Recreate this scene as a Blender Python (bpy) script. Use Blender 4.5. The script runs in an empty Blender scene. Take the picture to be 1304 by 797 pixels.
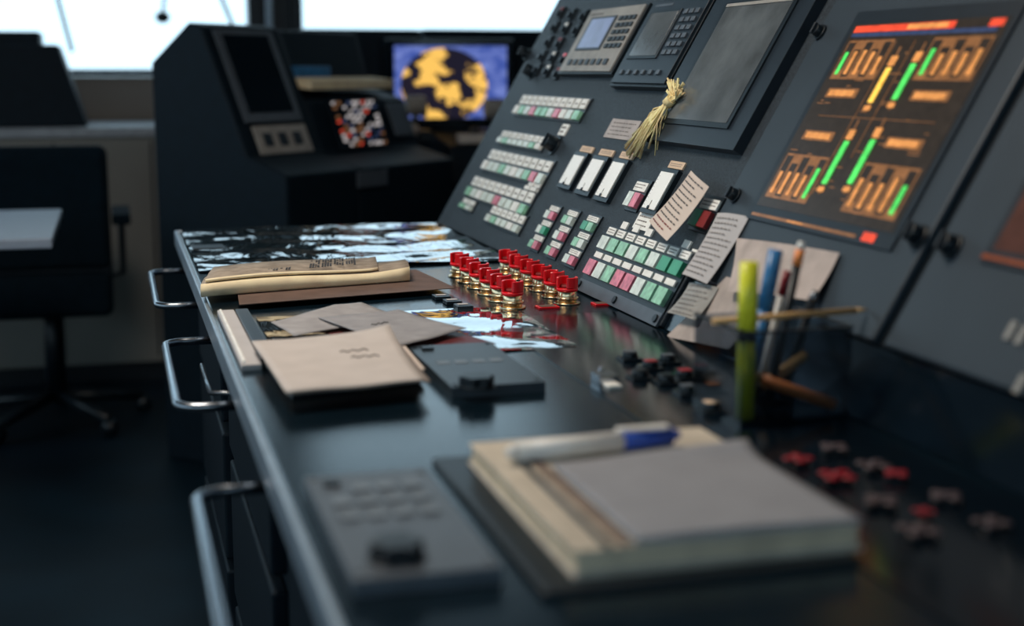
import bpy, math, random
from mathutils import Vector, Matrix, noise
random.seed(7)
S=bpy.context.scene
try:
    S.view_settings.view_transform='Standard'
except Exception: pass
# ------------------------------------------------------------ camera
CAM=Vector((0,0,1.20)); DZ=0.85
F_=1811.0
TH=math.atan(0.1714); PS=math.radians(15.6)
Fv=Vector((math.sin(PS)*math.cos(TH),math.cos(PS)*math.cos(TH),-math.sin(TH)))
Rv=Vector((math.cos(PS),-math.sin(PS),0))
Uv=Rv.cross(Fv)
cd=bpy.data.cameras.new('camera'); co=bpy.data.objects.new('camera',cd)
S.collection.objects.link(co); S.camera=co
co.matrix_world=Matrix(((Rv.x,Uv.x,-Fv.x,CAM.x),(Rv.y,Uv.y,-Fv.y,CAM.y),(Rv.z,Uv.z,-Fv.z,CAM.z),(0,0,0,1)))
cd.sensor_width=36; cd.lens=50; cd.clip_start=0.05
cd.dof.use_dof=True; cd.dof.focus_distance=2.2; cd.dof.aperture_fstop=2.5
# measurement helpers: photo measurement -> coordinates on the real planes of the room
def ray(px,py): return Fv+Rv*((px-652)/F_)+Uv*((398.5-py)/F_)
def desk(px,py,z=DZ):
    d=ray(px,py); t=(z-CAM.z)/d.z; return (d.x*t,d.y*t)
def dk(px,py,z=DZ):
    x,y=desk(px,py,z); return Vector((x,y,z))
def bk(px,py,Y):
    d=ray(px,py); t=Y/d.y; return (d.x*t,1.2+d.z*t)
P0=Vector((0.716,3.18,DZ)); SV=Vector((0.499,0,0.8666)); NV=Vector((-0.8666,0,0.499))
MP=Matrix(((0,SV.x,NV.x,P0.x),(-1,SV.y,NV.y,P0.y),(0,SV.z,NV.z,P0.z),(0,0,0,1)))
def pan(px,py,w=0):
    d=ray(px,py); t=(w+(P0-CAM).dot(NV))/d.dot(NV); r=CAM+d*t-P0
    return (-r.y,r.dot(SV))
# ------------------------------------------------------------ materials
MATS={}
def mat(name,col,rough=0.5,metal=0.0,emis=0,var=0.15,scale=30,bump=0.0,bscale=200,spec=0.5,coat=0,alpha=1):
    if name in MATS: return MATS[name]
    m=bpy.data.materials.new(name); m.use_nodes=True; nt=m.node_tree; b=nt.nodes['Principled BSDF']
    tc=nt.nodes.new('ShaderNodeTexCoord'); n=nt.nodes.new('ShaderNodeTexNoise'); n.inputs['Scale'].default_value=scale
    n.inputs['Detail'].default_value=4
    nt.links.new(tc.outputs['Object'],n.inputs['Vector'])
    r=nt.nodes.new('ShaderNodeValToRGB')
    r.color_ramp.elements[0].position=0.3; r.color_ramp.elements[1].position=0.7
    r.color_ramp.elements[0].color=[c*(1-var) for c in col]+[1]; r.color_ramp.elements[1].color=[min(1,c*(1+var)) for c in col]+[1]
    nt.links.new(n.outputs['Fac'],r.inputs['Fac']); nt.links.new(r.outputs['Color'],b.inputs['Base Color'])
    b.inputs['Roughness'].default_value=rough; b.inputs['Metallic'].default_value=metal
    b.inputs['Specular IOR Level'].default_value=spec
    if coat: b.inputs['Coat Weight'].default_value=coat
    if emis:
        nt.links.new(r.outputs['Color'],b.inputs['Emission Color']); b.inputs['Emission Strength'].default_value=emis
    if bump:
        n2=nt.nodes.new('ShaderNodeTexNoise'); n2.inputs['Scale'].default_value=bscale; n2.inputs['Detail'].default_value=3
        nt.links.new(tc.outputs['Object'],n2.inputs['Vector'])
        bp=nt.nodes.new('ShaderNodeBump'); bp.inputs['Strength'].default_value=bump; bp.inputs['Distance'].default_value=0.002
        nt.links.new(n2.outputs['Fac'],bp.inputs['Height']); nt.links.new(bp.outputs['Normal'],b.inputs['Normal'])
    MATS[name]=m; return m
black=mat('black_plastic',(0.003,0.009,0.015),0.4)
blackg=mat('black_gloss',(0.002,0.006,0.011),0.14)
deskm=mat('desk_laminate',(0.003,0.010,0.017),0.2,var=0.3,scale=8,bump=0.06,bscale=400,spec=0.28)
bodym=mat('console_body_paint',(0.003,0.010,0.018),0.6,spec=0.2)
panelm=mat('panel_powdercoat',(0.030,0.041,0.053),0.5,var=0.65,scale=380,bump=0.5,bscale=600,spec=0.3)
panel2=mat('panel_paint_grey',(0.036,0.051,0.067),0.45,var=0.1,scale=6,spec=0.35)
bezel=mat('bezel_dark',(0.011,0.019,0.029),0.4,var=0.1)
greyp=mat('grey_plastic',(0.08,0.10,0.125),0.42)
beige=mat('beige_plastic',(0.6,0.55,0.5),0.5)
dbeige=mat('keypad_faceplate',(0.32,0.31,0.29),0.5)
tan=mat('tan_label',(0.7,0.52,0.37),0.6)
white=mat('white_label',(0.9,0.9,0.86),0.5,var=0.1,scale=60)
meter=mat('meter_white',(0.97,0.97,0.93),0.35,var=0.03)
green=mat('green_cap',(0.3,0.62,0.42),0.35,var=0.3,scale=80)
green2=mat('deep_green_cap',(0.04,0.34,0.18),0.35)
pink=mat('pink_cap',(0.72,0.19,0.27),0.35,var=0.3,scale=80)
pale=mat('pale_cap',(0.72,0.80,0.74),0.35,var=0.2,scale=80)
red=mat('red_plastic',(0.88,0.010,0.02),0.22,var=0.12)
mred=mat('muted_red_plastic',(0.32,0.012,0.025),0.35)
dred=mat('dark_red',(0.22,0.02,0.02),0.5)
brass=mat('brass',(0.9,0.68,0.42),0.2,metal=1,var=0.1)
chrome=mat('chrome',(0.30,0.33,0.37),0.26,metal=1,var=0.05)
trim=mat('edge_trim_metal',(0.32,0.40,0.48),0.4,metal=0.6,var=0.1)
paper=mat('paper_grey_white',(0.50,0.49,0.50),0.8,var=0.06,scale=12,spec=0.1)
paperw=mat('paper_warm',(0.66,0.57,0.51),0.8,var=0.08,scale=10,spec=0.1)
cream=mat('cream_paper',(0.95,0.78,0.53),0.8,var=0.12,scale=25,spec=0.1)
news=mat('newsprint_tan',(0.36,0.30,0.24),0.8,var=0.3,scale=40,spec=0.1)
brown=mat('brown_paper',(0.14,0.088,0.07),0.7,var=0.2)
maroon=mat('maroon_cover',(0.11,0.018,0.022),0.5)
ink=mat('ink_print',(0.08,0.08,0.085),0.7)
softink=mat('faded_print',(0.2,0.18,0.17),0.7)
screeng=mat('lcd_glass_grey',(0.10,0.115,0.125),0.16,var=0.35,scale=14,bump=0.08,bscale=60)
lcdb=mat('lcd_blue_grey',(0.20,0.25,0.42),0.3,emis=0.18)
yellow=mat('highlighter_yellow',(0.92,0.93,0.05),0.35)
blue=mat('blue_plastic',(0.02,0.08,0.48),0.35)
pblue=mat('pen_blue',(0.04,0.2,0.45),0.35)
orange=mat('orange_plastic',(0.95,0.28,0.08),0.4)
wood=mat('pencil_wood',(0.75,0.46,0.2),0.5)
penw=mat('pen_white',(0.97,0.94,0.88),0.35)
raff=mat('raffia_straw',(1.0,0.72,0.38),0.7,var=0.3,scale=60)
wallm=mat('wall_paint',(0.32,0.29,0.26),0.7,var=0.05,scale=3)
cabm=mat('cabinet_grey_beige',(0.22,0.21,0.19),0.6,var=0.08,scale=3)
counterm=mat('counter_top',(0.32,0.34,0.37),0.4)
floorm=mat('floor_vinyl',(0.003,0.012,0.021),0.5,var=0.3,scale=4,spec=0.15)
ceilm=mat('ceiling_panel',(0.035,0.05,0.065),0.8,var=0.05,scale=2)
framem=mat('window_frame',(0.009,0.018,0.027),0.5)
fabric=mat('chair_upholstery',(0.003,0.010,0.017),0.85,bump=0.4,bscale=300,spec=0.1)
tabm=mat('table_top_light',(0.26,0.32,0.41),0.5,var=0.05)
def emi(name,col,st=1): return mat(name,col,0.3,emis=st,var=0.25,scale=90)
s_bg=emi('screen_brown',(0.022,0.016,0.012),0.8)
s_or=emi('screen_orange',(0.68,0.28,0.08),0.6)
s_or2=emi('screen_dim_orange',(0.24,0.105,0.04),0.5)
s_gr=emi('screen_green',(0.08,0.68,0.12),0.75)
s_rd=emi('screen_red',(0.75,0.07,0.03),0.6)
s_yl=emi('screen_yellow',(1.0,0.52,0.08),0.85)
s_wh=emi('screen_white',(0.6,0.55,0.55),0.6)
s_bl=emi('screen_navy',(0.03,0.05,0.12),0.6)
s_dr=emi('screen_dim_red',(0.16,0.04,0.015),0.6)
def vinyl(name,col,ds,sx=9,sy=3.5):
    m=mat(name,col,0.05,var=0.3,scale=6,bump=0,spec=1.0,coat=1.0)
    nt=m.node_tree; b=nt.nodes['Principled BSDF']; b.inputs['IOR'].default_value=1.7; b.inputs['Coat Roughness'].default_value=0.03; b.inputs['Coat IOR'].default_value=1.7
    tc=nt.nodes.new('ShaderNodeTexCoord'); mp=nt.nodes.new('ShaderNodeMapping'); mp.inputs['Scale'].default_value=(sx,sy,1)
    mp.inputs['Rotation'].default_value=(0,0,0.3)
    n=nt.nodes.new('ShaderNodeTexNoise'); n.inputs['Scale'].default_value=1.0; n.inputs['Detail'].default_value=3; n.inputs['Distortion'].default_value=1.0
    nt.links.new(tc.outputs['Object'],mp.inputs['Vector']); nt.links.new(mp.outputs['Vector'],n.inputs['Vector'])
    bp=nt.nodes.new('ShaderNodeBump'); bp.inputs['Strength'].default_value=1; bp.inputs['Distance'].default_value=ds
    nt.links.new(n.outputs['Fac'],bp.inputs['Height']); nt.links.new(bp.outputs['Normal'],b.inputs['Normal']); nt.links.new(bp.outputs['Normal'],b.inputs['Coat Normal'])
    return m
vin=vinyl('clear_vinyl_over_chart',(0.02,0.038,0.05),0.004,14,9)
vin2=vinyl('clear_vinyl_folder',(0.03,0.045,0.055),0.003)
sm=bpy.data.materials.new('smoked_acrylic'); sm.use_nodes=True; nt=sm.node_tree; nt.nodes.remove(nt.nodes['Principled BSDF'])
tr=nt.nodes.new('ShaderNodeBsdfTransparent'); gl=nt.nodes.new('ShaderNodeBsdfGlossy'); gl.inputs['Roughness'].default_value=0.12
nn=nt.nodes.new('ShaderNodeTexNoise'); nn.inputs['Scale'].default_value=5
rr=nt.nodes.new('ShaderNodeValToRGB'); rr.color_ramp.elements[0].color=(0.58,0.62,0.66,1); rr.color_ramp.elements[1].color=(0.66,0.70,0.74,1)
nt.links.new(nn.outputs['Fac'],rr.inputs['Fac']); nt.links.new(rr.outputs['Color'],tr.inputs['Color'])
mx=nt.nodes.new('ShaderNodeMixShader'); mx.inputs[0].default_value=0.05
nt.links.new(tr.outputs[0],mx.inputs[1]); nt.links.new(gl.outputs[0],mx.inputs[2]); nt.links.new(mx.outputs[0],nt.nodes['Material Output'].inputs['Surface'])
def radar():
    m=bpy.data.materials.new('radar_picture'); m.use_nodes=True; nt=m.node_tree; b=nt.nodes['Principled BSDF']
    tc=nt.nodes.new('ShaderNodeTexCoord')
    sep=nt.nodes.new('ShaderNodeVectorMath'); sep.operation='SUBTRACT'; sep.inputs[1].default_value=(0.44,0.46,0)
    nt.links.new(tc.outputs['UV'],sep.inputs[0])
    sc=nt.nodes.new('ShaderNodeVectorMath'); sc.operation='MULTIPLY'; sc.inputs[1].default_value=(1.3,0.98,0); nt.links.new(sep.outputs[0],sc.inputs[0])
    ln=nt.nodes.new('ShaderNodeVectorMath'); ln.operation='LENGTH'; nt.links.new(sc.outputs[0],ln.inputs[0])
    lt=nt.nodes.new('ShaderNodeMath'); lt.operation='LESS_THAN'; lt.inputs[1].default_value=0.5; nt.links.new(ln.outputs['Value'],lt.inputs[0])
    n=nt.nodes.new('ShaderNodeTexNoise'); n.inputs['Scale'].default_value=4.4; n.inputs['Detail'].default_value=5; nt.links.new(tc.outputs['UV'],n.inputs['Vector'])
    r=nt.nodes.new('ShaderNodeValToRGB'); r.color_ramp.elements[0].position=0.485; r.color_ramp.elements[1].position=0.52
    r.color_ramp.elements[0].color=(0.01,0.008,0.02,1); r.color_ramp.elements[1].color=(1.0,0.58,0.12,1); nt.links.new(n.outputs['Fac'],r.inputs['Fac'])
    n2=nt.nodes.new('ShaderNodeTexNoise'); n2.inputs['Scale'].default_value=9; nt.links.new(tc.outputs['UV'],n2.inputs['Vector'])
    r2=nt.nodes.new('ShaderNodeValToRGB'); r2.color_ramp.elements[0].position=0.35; r2.color_ramp.elements[1].position=0.7
    r2.color_ramp.elements[0].color=(0.04,0.08,0.36,1); r2.color_ramp.elements[1].color=(0.18,0.24,0.6,1); nt.links.new(n2.outputs['Fac'],r2.inputs['Fac'])
    mix=nt.nodes.new('ShaderNodeMix'); mix.data_type='RGBA'
    nt.links.new(lt.outputs[0],mix.inputs['Factor']); nt.links.new(r2.outputs[0],mix.inputs['A']); nt.links.new(r.outputs[0],mix.inputs['B'])
    b.inputs['Base Color'].default_value=(0.01,0.01,0.01,1)
    nt.links.new(mix.outputs['Result'],b.inputs['Emission Color']); b.inputs['Emission Strength'].default_value=1.0
    return m
radarm=radar()
# ------------------------------------------------------------ mesh builder
I4=Matrix.Identity(4)
class B:
    def __init__(s): s.v=[];s.f=[];s.m=[];s.s=[];s.mats=[];s.uv={}
    def mi(s,m):
        if m not in s.mats: s.mats.append(m)
        return s.mats.index(m)
    def face(s,idx,m,sm=False): s.f.append(idx); s.m.append(s.mi(m)); s.s.append(sm)
    def add(s,pts,faces,m,sm=False):
        o=len(s.v); s.v+= [Vector(p) for p in pts]
        for f in faces: s.face([o+i for i in f],m,sm)
    def box(s,a,b,m,M=I4):
        x0,x1=sorted((a[0],b[0]));y0,y1=sorted((a[1],b[1]));z0,z1=sorted((a[2],b[2]))
        p=[M@Vector(q) for q in [(x0,y0,z0),(x1,y0,z0),(x1,y1,z0),(x0,y1,z0),(x0,y0,z1),(x1,y0,z1),(x1,y1,z1),(x0,y1,z1)]]
        s.add(p,[(3,2,1,0),(4,5,6,7),(0,1,5,4),(1,2,6,5),(2,3,7,6),(3,0,4,7)],m)
    def prism(s,pts,up,m,mtop=None):
        n=len(pts); pts=[Vector(p) for p in pts]; up=Vector(up); o=len(s.v)
        s.v+=pts+[p+up for p in pts]
        s.face([o+i for i in range(n)][::-1],m); s.face([o+n+i for i in range(n)],mtop or m)
        for i in range(n): j=(i+1)%n; s.face([o+i,o+j,o+n+j,o+n+i],m)
    def cyl(s,p0,p1,r0,r1,m,n=20,cap=True,mcap=None):
        p0=Vector(p0);p1=Vector(p1);ax=(p1-p0).normalized()
        t=Vector((1,0,0)) if abs(ax.x)<0.8 else Vector((0,1,0)); a=ax.cross(t).normalized(); b=ax.cross(a); o=len(s.v)
        for p,r in((p0,r0),(p1,r1)):
            for i in range(n):
                an=2*math.pi*i/n; s.v.append(p+a*math.cos(an)*r+b*math.sin(an)*r)
        for i in range(n): j=(i+1)%n; s.face([o+i,o+j,o+n+j,o+n+i],m,True)
        if cap: s.face([o+i for i in range(n)][::-1],m); s.face([o+n+i for i in range(n)],mcap or m)
    def arc(s,c,r0,r1,z0,z1,a0,a1,m,n=10):
        o=len(s.v)
        for i in range(n+1):
            a=a0+(a1-a0)*i/n; ca,sa=math.cos(a),math.sin(a)
            for (r,z) in((r0,z0),(r1,z0),(r1,z1),(r0,z1)): s.v.append(Vector((c[0]+ca*r,c[1]+sa*r,z)))
        for i in range(n):
            for k in range(4):
                l=(k+1)%4; s.face([o+i*4+k,o+(i+1)*4+k,o+(i+1)*4+l,o+i*4+l],m)
        s.face([o,o+1,o+2,o+3],m); s.face([o+n*4+3,o+n*4+2,o+n*4+1,o+n*4],m)
    def tube(s,pts,r,m,n=8):
        pts=[Vector(p) for p in pts]
        o=len(s.v); k=len(pts); pa=None
        for i,p in enumerate(pts):
            d=(pts[min(i+1,k-1)]-pts[max(i-1,0)]).normalized()
            if pa is None:
                t=Vector((0,0,1)) if abs(d.z)<0.8 else Vector((1,0,0)); pa=d.cross(t).normalized()
            pa=(pa-d*pa.dot(d)).normalized(); pb=d.cross(pa)
            for q in range(n): an=2*math.pi*q/n; s.v.append(p+pa*math.cos(an)*r+pb*math.sin(an)*r)
        for i in range(k-1):
            for q in range(n):
                w=(q+1)%n; s.face([o+i*n+q,o+i*n+w,o+(i+1)*n+w,o+(i+1)*n+q],m,True)
        s.face([o+q for q in range(n)][::-1],m); s.face([o+(k-1)*n+q for q in range(n)],m)
    def sph(s,c,r,m,sc=(1,1,1),n=14):
        c=Vector(c);o=len(s.v);h=n//2
        for i in range(h+1):
            ph=math.pi*i/h
            for j in range(n):
                a=2*math.pi*j/n; s.v.append(c+Vector((math.sin(ph)*math.cos(a)*r*sc[0],math.sin(ph)*math.sin(a)*r*sc[1],math.cos(ph)*r*sc[2])))
        for i in range(h):
            for j in range(n):
                k=(j+1)%n; s.face([o+i*n+j,o+(i+1)*n+j,o+(i+1)*n+k,o+i*n+k],m,True)
    def grid(s,fn,nu,nv,m,th=0.0):
        o=len(s.v)
        for i in range(nu+1):
            for j in range(nv+1): s.v.append(Vector(fn(i/nu,j/nv)))
        for i in range(nu):
            for j in range(nv):
                a=o+i*(nv+1)+j; s.face([a,a+nv+1,a+nv+2,a+1],m,True)
    def done(s,name,bevel=0,solid=0,parent=None,seg=2):
        me=bpy.data.meshes.new(name); me.from_pydata([tuple(v) for v in s.v],[],s.f)
        for m in s.mats: me.materials.append(m)
        me.polygons.foreach_set('material_index',s.m); me.polygons.foreach_set('use_smooth',s.s); me.update()
        ob=bpy.data.objects.new(name,me); S.collection.objects.link(ob)
        if solid:
            q=ob.modifiers.new('solid','SOLIDIFY'); q.thickness=solid; q.offset=0
        if bevel:
            q=ob.modifiers.new('bevel','BEVEL'); q.width=bevel; q.segments=seg; q.limit_method='ANGLE'; q.angle_limit=math.radians(50)
        if parent: ob.parent=parent
        return ob
def empty(name):
    e=bpy.data.objects.new(name,None); S.collection.objects.link(e); return e
def text(b,M,u0,u1,v0,v1,w,n,m=ink,fill=0.42):
    h=(v1-v0)/n
    for i in range(n):
        u=u0; vc=v1-(i+0.5)*h; end=u1-(random.random()*0.3*(u1-u0))
        while u<end:
            l=(u1-u0)*random.uniform(0.05,0.17); l=min(l,u1-u)
            b.box((u,vc-h*fill/2,w),(u+l,vc+h*fill/2,w+0.0003),m,M); u+=l+(u1-u0)*0.03
# ------------------------------------------------------------ room
FY=6.3
b=B(); b.box((-3.2,-2.5,-0.1),(3.4,FY+0.1,0),floorm); b.done('floor')
b=B(); b.box((-3.2,-2.5,2.65),(3.4,FY+0.1,2.75),ceilm); b.done('ceiling')
WT=2.55
b=B(); b.box((-3.2,FY,0),(3.4,FY+0.1,1.17),wallm); b.box((-3.2,FY,WT),(3.4,FY+0.1,2.65),wallm)
b.box((-3.2,FY,1.17),(-3.1,FY+0.1,WT),wallm); b.box((3.3,FY,1.17),(3.4,FY+0.1,WT),wallm); b.done('wall_front')
b=B(); b.box((3.3,-2.5,0),(3.4,FY,2.65),ceilm); b.done('wall_right')
b=B(); b.box((-3.2,-2.5,0),(-3.1,FY,1.1),wallm); b.box((-3.2,-2.5,2.2),(-3.1,FY,2.65),wallm)
for y in (-2.5,-0.3,1.9,4.1,FY-0.25): b.box((-3.2,y,1.1),(-3.1,y+0.25,2.2),wallm)
b.done('wall_left')
b=B(); b.box((-3.2,-2.6,0),(3.4,-2.5,1.2),wallm); b.box((-3.2,-2.6,2.2),(3.4,-2.5,2.65),wallm)
for x in(-3.2,-1.1,1.0,3.1): b.box((x,-2.6,1.2),(x+.3,-2.5,2.2),wallm)
b.done('wall_back')
xm0=bk(322,20,FY)[0]; xm1=bk(378,20,FY)[0]
def winframe(x0,x1,name):
    b=B(); 
    for (a,c) in(((x0,FY-0.03,1.172),(x1,FY+0.09,1.2)),((x0,FY-0.03,WT-.04),(x1,FY+0.09,WT-.002)),((x0,FY-0.03,1.2),(x0+0.05,FY+0.09,WT-.04)),((x1-0.05,FY-0.03,1.2),(x1,FY+0.09,WT-.04))): b.box(a,c,framem)
    b.done(name)
winframe(-3.1,-1.352,'window_1'); winframe(-1.248,xm0+0.03,'window_2'); winframe(xm1-0.03,xm1+1.698,'window_3'); winframe(xm1+1.802,3.3,'window_4')
def mull(x0,x1,name,rib=False):
    b=B(); b.box((x0,FY,1.17),(x1,FY+0.1,WT),framem)
    if rib: b.box((x0+0.02,FY-0.03,1.17),(x0+0.05,FY,WT),trim)
    b.done(name,0.003)
mull(-1.35,-1.25,'trim_1'); mull(xm0+.032,xm1-.032,'trim_2',True); mull(xm1+1.7,xm1+1.8,'trim_3')
b=B()
x,z=bk(207,22,FY-0.05); b.sph((x,FY-0.05,z),0.028,black,(1.1,0.8,0.9)); b.tube([(x,FY-0.05,z),(x+0.1,FY-0.05,z+0.75),(x+0.12,FY-.05,z+0.9)],0.006,black)
for (p,q) in(((74,0),(92,66)),((283,0),(297,34))):
    x0,z0=bk(*p,FY-0.04); x1,z1=bk(*q,FY-0.04); dx=x0-x1;dz=z0-z1
    b.tube([(x1,FY-0.04,z1),(x0,FY-0.04,z0),(x0+dx*3.4,FY-0.04,z0+dz*3.4)],0.008,black)
b.done('window_wiper')
# ------------------------------------------------------------ main console
NY=0.15; FYC=3.18
root=empty('bridge_control_console')
XE=0.124
b=B(); b.box((XE+0.004,NY,DZ-0.035),(0.73,FYC,DZ),deskm); d=b.done('desk_top',0.003,parent=root)
b=B(); b.box((XE-0.003,NY,DZ-0.03),(XE+0.0045,FYC,DZ+0.002),trim); b.box((XE,FYC,DZ-0.03),(0.716,FYC+0.008,DZ+0.002),trim); b.done('edge_trim',0.002,parent=root)
b=B(); b.box((XE+0.05,NY,0.1),(0.72,FYC-0.02,DZ-0.035),bodym); b.box((XE+0.1,NY,0.0),(0.72,FYC-0.05,0.1),black)
b.prism([(0.716,NY,0),(1.55,NY,0),(1.55,NY,1.60),(1.20,NY,1.60),(P0.x+SV.x*0.84+0.01,NY,DZ+SV.z*0.84),(0.724,NY,DZ-0.002)],(0,FYC-NY,0),bodym)
b.done('cabinet_body',0.004,parent=root)
b=B()
for i,y1 in enumerate((2.95,2.19,1.41)):
    for k,(z0,z1) in enumerate(((0.62,0.80),(0.38,0.60),(0.13,0.36))):
        b.box((XE+0.03,y1-0.60,z0),(XE+0.05,y1,z1),bodym)
b.done('drawer_fronts',0.004,parent=root)
for y0 in(2.44,1.68,0.90):
    b=B(); y1=y0+0.43; xo=0.060; xi=XE+0.032; r=0.03; z=DZ-0.045; pts=[(xi,y0,z)]
    for k in range(7): a=math.pi/2*k/6; pts.append((xo+r-r*math.sin(a),y0+r-r*math.cos(a),z))
    for k in range(7): a=math.pi/2*k/6; pts.append((xo+r-r*math.cos(a),y1-r+r*math.sin(a),z))
    pts.append((xi,y1,z)); b.tube(pts,0.006,chrome,12)
    b.cyl((xi-0.003,y0,z),(xi+0.001,y0,z),0.014,0.014,chrome); b.cyl((xi-0.003,y1,z),(xi+0.001,y1,z),0.014,0.014,chrome)
    if y0==1.68:
        b.tube([(xi,y0+0.1,z-0.01),(xo+0.045,y0+0.12,z-0.01),(xo+0.045,y0+0.3,z-0.01)],0.003,chrome)
    b.done('drawer_handle_rail',parent=root)
u12=pan(932,262)[0]; u23a=pan(1212,280)[0]; u23b=u23a+0.022; uN=FYC-NY; vt=0.83
b=B(); b.box((0,0,0),(u12,vt,0.008),panelm,MP); b.done('panel_engine_section',0.002,parent=root)
b=B(); b.box((u12+0.004,0.078,0),(u23a,vt,0.014),panel2,MP); b.done('panel_screen_section',0.003,parent=root)
b=B(); b.box((u23b,0.078,0),(uN,vt,0.014),panel2,MP); b.done('panel_wing_section',0.003,parent=root)
b=B(); b.box((u12+0.004,0,0),(uN,0.076,0.003),blackg,MP); b.box((u23a,0.078,-0.002),(u23b,vt,0.004),black,MP); b.done('lower_kick_strip',0,parent=root)
W=0.008
PAL=[green,white,pale,pink,green,pale,white]
def row(bl,tr,n,cols=None,lab=0.46,name='push_button_row'):
    u0,v0=pan(*bl,W); u1,v1=pan(*tr,W)
    b=B(); b.box((u0-0.002,v0-0.002,W),(u1+0.002,v1+0.002,W+0.003),black,MP); c=(u1-u0)/n; H=v1-v0
    for i in range(n):
        a=u0+i*c+c*0.12; e=u0+(i+1)*c-c*0.12
        m=(cols[i%len(cols)] if cols else random.choice(PAL))
        b.box((a,v1-H*lab,W+0.003),(e,v1-H*0.04,W+0.006),white,MP)
        text(b,MP,a+c*.15,e-c*.1,v1-H*lab*0.8,v1-H*0.16,W+0.006,1,softink,.25)
        b.box((a,v0+H*0.04,W+0.003),(e,v1-H*lab-H*0.12,W+0.010),m,MP)
    return b.done(name,0.0006,seg=1)
row((655,147),(755,127),11,[white,green,pale,pink,green,green,pale,pink,white,pale,green])
row((635,183),(700,176),8,[pale,green,pale,pale,pale,pale,green,white])
row((615,217),(709,207),10,[white,pale,pale,green,pale,white,pale,green,pink,pale])
row((594,250),(686,247),10,[green,pale,white,pale,pale,pink,pale,pale,white,green])
row((620,283),(674,277),6,[pale,green,pale,pale,white,pale])
row((587,265),(609,258),2,[green,pale])
row((671,243),(693,236),2,[white,white])
def pknob(px,py,r=0.016,h=0.025,name='selector_knob',w=W):
    u,v=pan(px,py,w); b=B(); c=MP@Vector((u,v,w)); n=NV
    b.cyl(c,c+n*0.004,r*1.25,r*1.25,black,24); b.cyl(c+n*0.004,c+n*h,r,r*0.85,black,24)
    b.box((u-0.002,v-r*0.9,w+h),(u+0.002,v+r*0.9,w+h+0.004),bezel,MP); b.done(name,0.0008)
pknob(708,186,0.016); 
u,v=pan(719,166,W); b=B(); b.box((u-0.02,v-0.012,W),(u+0.02,v+0.012,W+0.003),white,MP); text(b,MP,u-0.015,u+0.015,v-0.009,v+0.009,W+0.003,2,softink); b.done('selector_nameplate')
tc_=[bezel,white,dred,bezel,white,red,bezel,dred,bezel,white,bezel,dred,bezel,bezel]
for i,(px,py) in enumerate(((686,90),(699,92),(712,95),(692,73),(706,75),(720,77),(700,55),(714,57),(708,36),(722,38),(736,40),(716,18),(730,20),(745,22))):
    u,v=pan(px,py,W); b=B(); b.box((u-0.014,v-0.014,W),(u+0.014,v+0.016,W+0.006),black,MP)
    b.box((u-0.009,v+0.006,W+0.006),(u+0.009,v+0.013,W+0.008),tc_[i],MP)
    b.box((u-0.006,v-0.010,W+0.006),(u+0.006,v+0.003,W+0.013),bezel,MP); b.done('rocker_switch',0.0008)
pknob(679,93,0.014,0.02); pknob(672,70,0.012,0.02)
def meterf(bl,tr,lab):
    u0,v0=pan(*bl,W); u1,v1=pan(*tr,W); b=B(); b.box((u0,v0,W),(u1,v1,W+0.008),black,MP)
    d=(u1-u0)*0.10; b.box((u0+d,v0+d*1.1,W+0.008),(u1-d,v1-d*1.1,W+0.010),meter,MP)
    um=(u0+u1)/2; b.box((um-0.0007,v0+(v1-v0)*0.12,W+0.010),(um+0.0007,v0+(v1-v0)*0.28,W+0.0105),ink,MP)
    for k in range(9):
        vv=v0+(v1-v0)*(0.16+0.08*k); b.box((u0+d*1.4,vv,W+0.010),(u0+d*1.9,vv+0.0006,W+0.0104),softink,MP)
    c=MP@Vector((um,v0+(v1-v0)*0.12,W+0.010)); b.cyl(c,c+NV*0.002,0.003,0.003,black,12)
    H=v1-v0
    b.box((u0+d*0.5,v1+H*0.04,W),(u1-d*0.5,v1+H*0.20,W+0.003),tan,MP); text(b,MP,u0+d*1.4,u1-d,v1+H*.08,v1+H*.16,W+0.003,2,softink,.3)
    b.done('analog_meter',0.0015)
meterf((713,240),(754,198),0); meterf((735,248),(780,203),0); meterf((759,256),(806,207),0); meterf((819,272),(870,220),0)
def col(bl,tr,n,cols=None,name='push_button_column'):
    u0,v0=pan(*bl,W); u1,v1=pan(*tr,W); b=B(); b.box((u0-0.002,v0-0.002,W),(u1+0.002,v1+0.002,W+0.003),black,MP); H=(v1-v0)/n
    um=(u0+u1)/2
    for i in range(n):
        a=v0+i*H
        b.box((u0+0.001,a+H*0.62,W+0.003),(u1-0.001,a+H*0.92,W+0.006),white,MP); text(b,MP,u0+.004,u1-.004,a+H*.68,a+H*.88,W+0.006,2,softink,.3)
        m=(cols or PAL)
        b.box((u0+0.001,a+H*0.06,W+0.003),(um-0.0015,a+H*0.54,W+0.010),m[(2*i)%len(m)],MP)
        b.box((um+0.0015,a+H*0.06,W+0.003),(u1-0.001,a+H*0.54,W+0.010),m[(2*i+1)%len(m)],MP)
    b.done(name,0.0006,seg=1)
col((676,317),(717,265),3,[green,pink,pale,green2,pale,pink]); col((697,326),(741,271),3,[green,pink,pale,pink,green,pale]); col((720,337),(768,278),3,[pale,pink,green,pale,green2,green])
col((797,266),(832,233),1,[pale,pink]); col((880,291),(924,255),1,[green2,dred])
u0,v0=pan(744,354,W); u1,v1=pan(888,322,W); b=B()
b.box((u0-0.004,v0-0.022,W),(u1+0.004,v0-0.002,W+0.004),greyp,MP); b.box((u0-0.004,v0-0.002,W),(u1+0.004,v1,W+0.003),black,MP)
n=8; c=(u1-u0)/n; H=v1-v0
cols1=[pale,green,green,pale,green,pale,green2,green2]; cols2=[pink,pale,green,pink,pink,pale,green,green]
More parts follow.
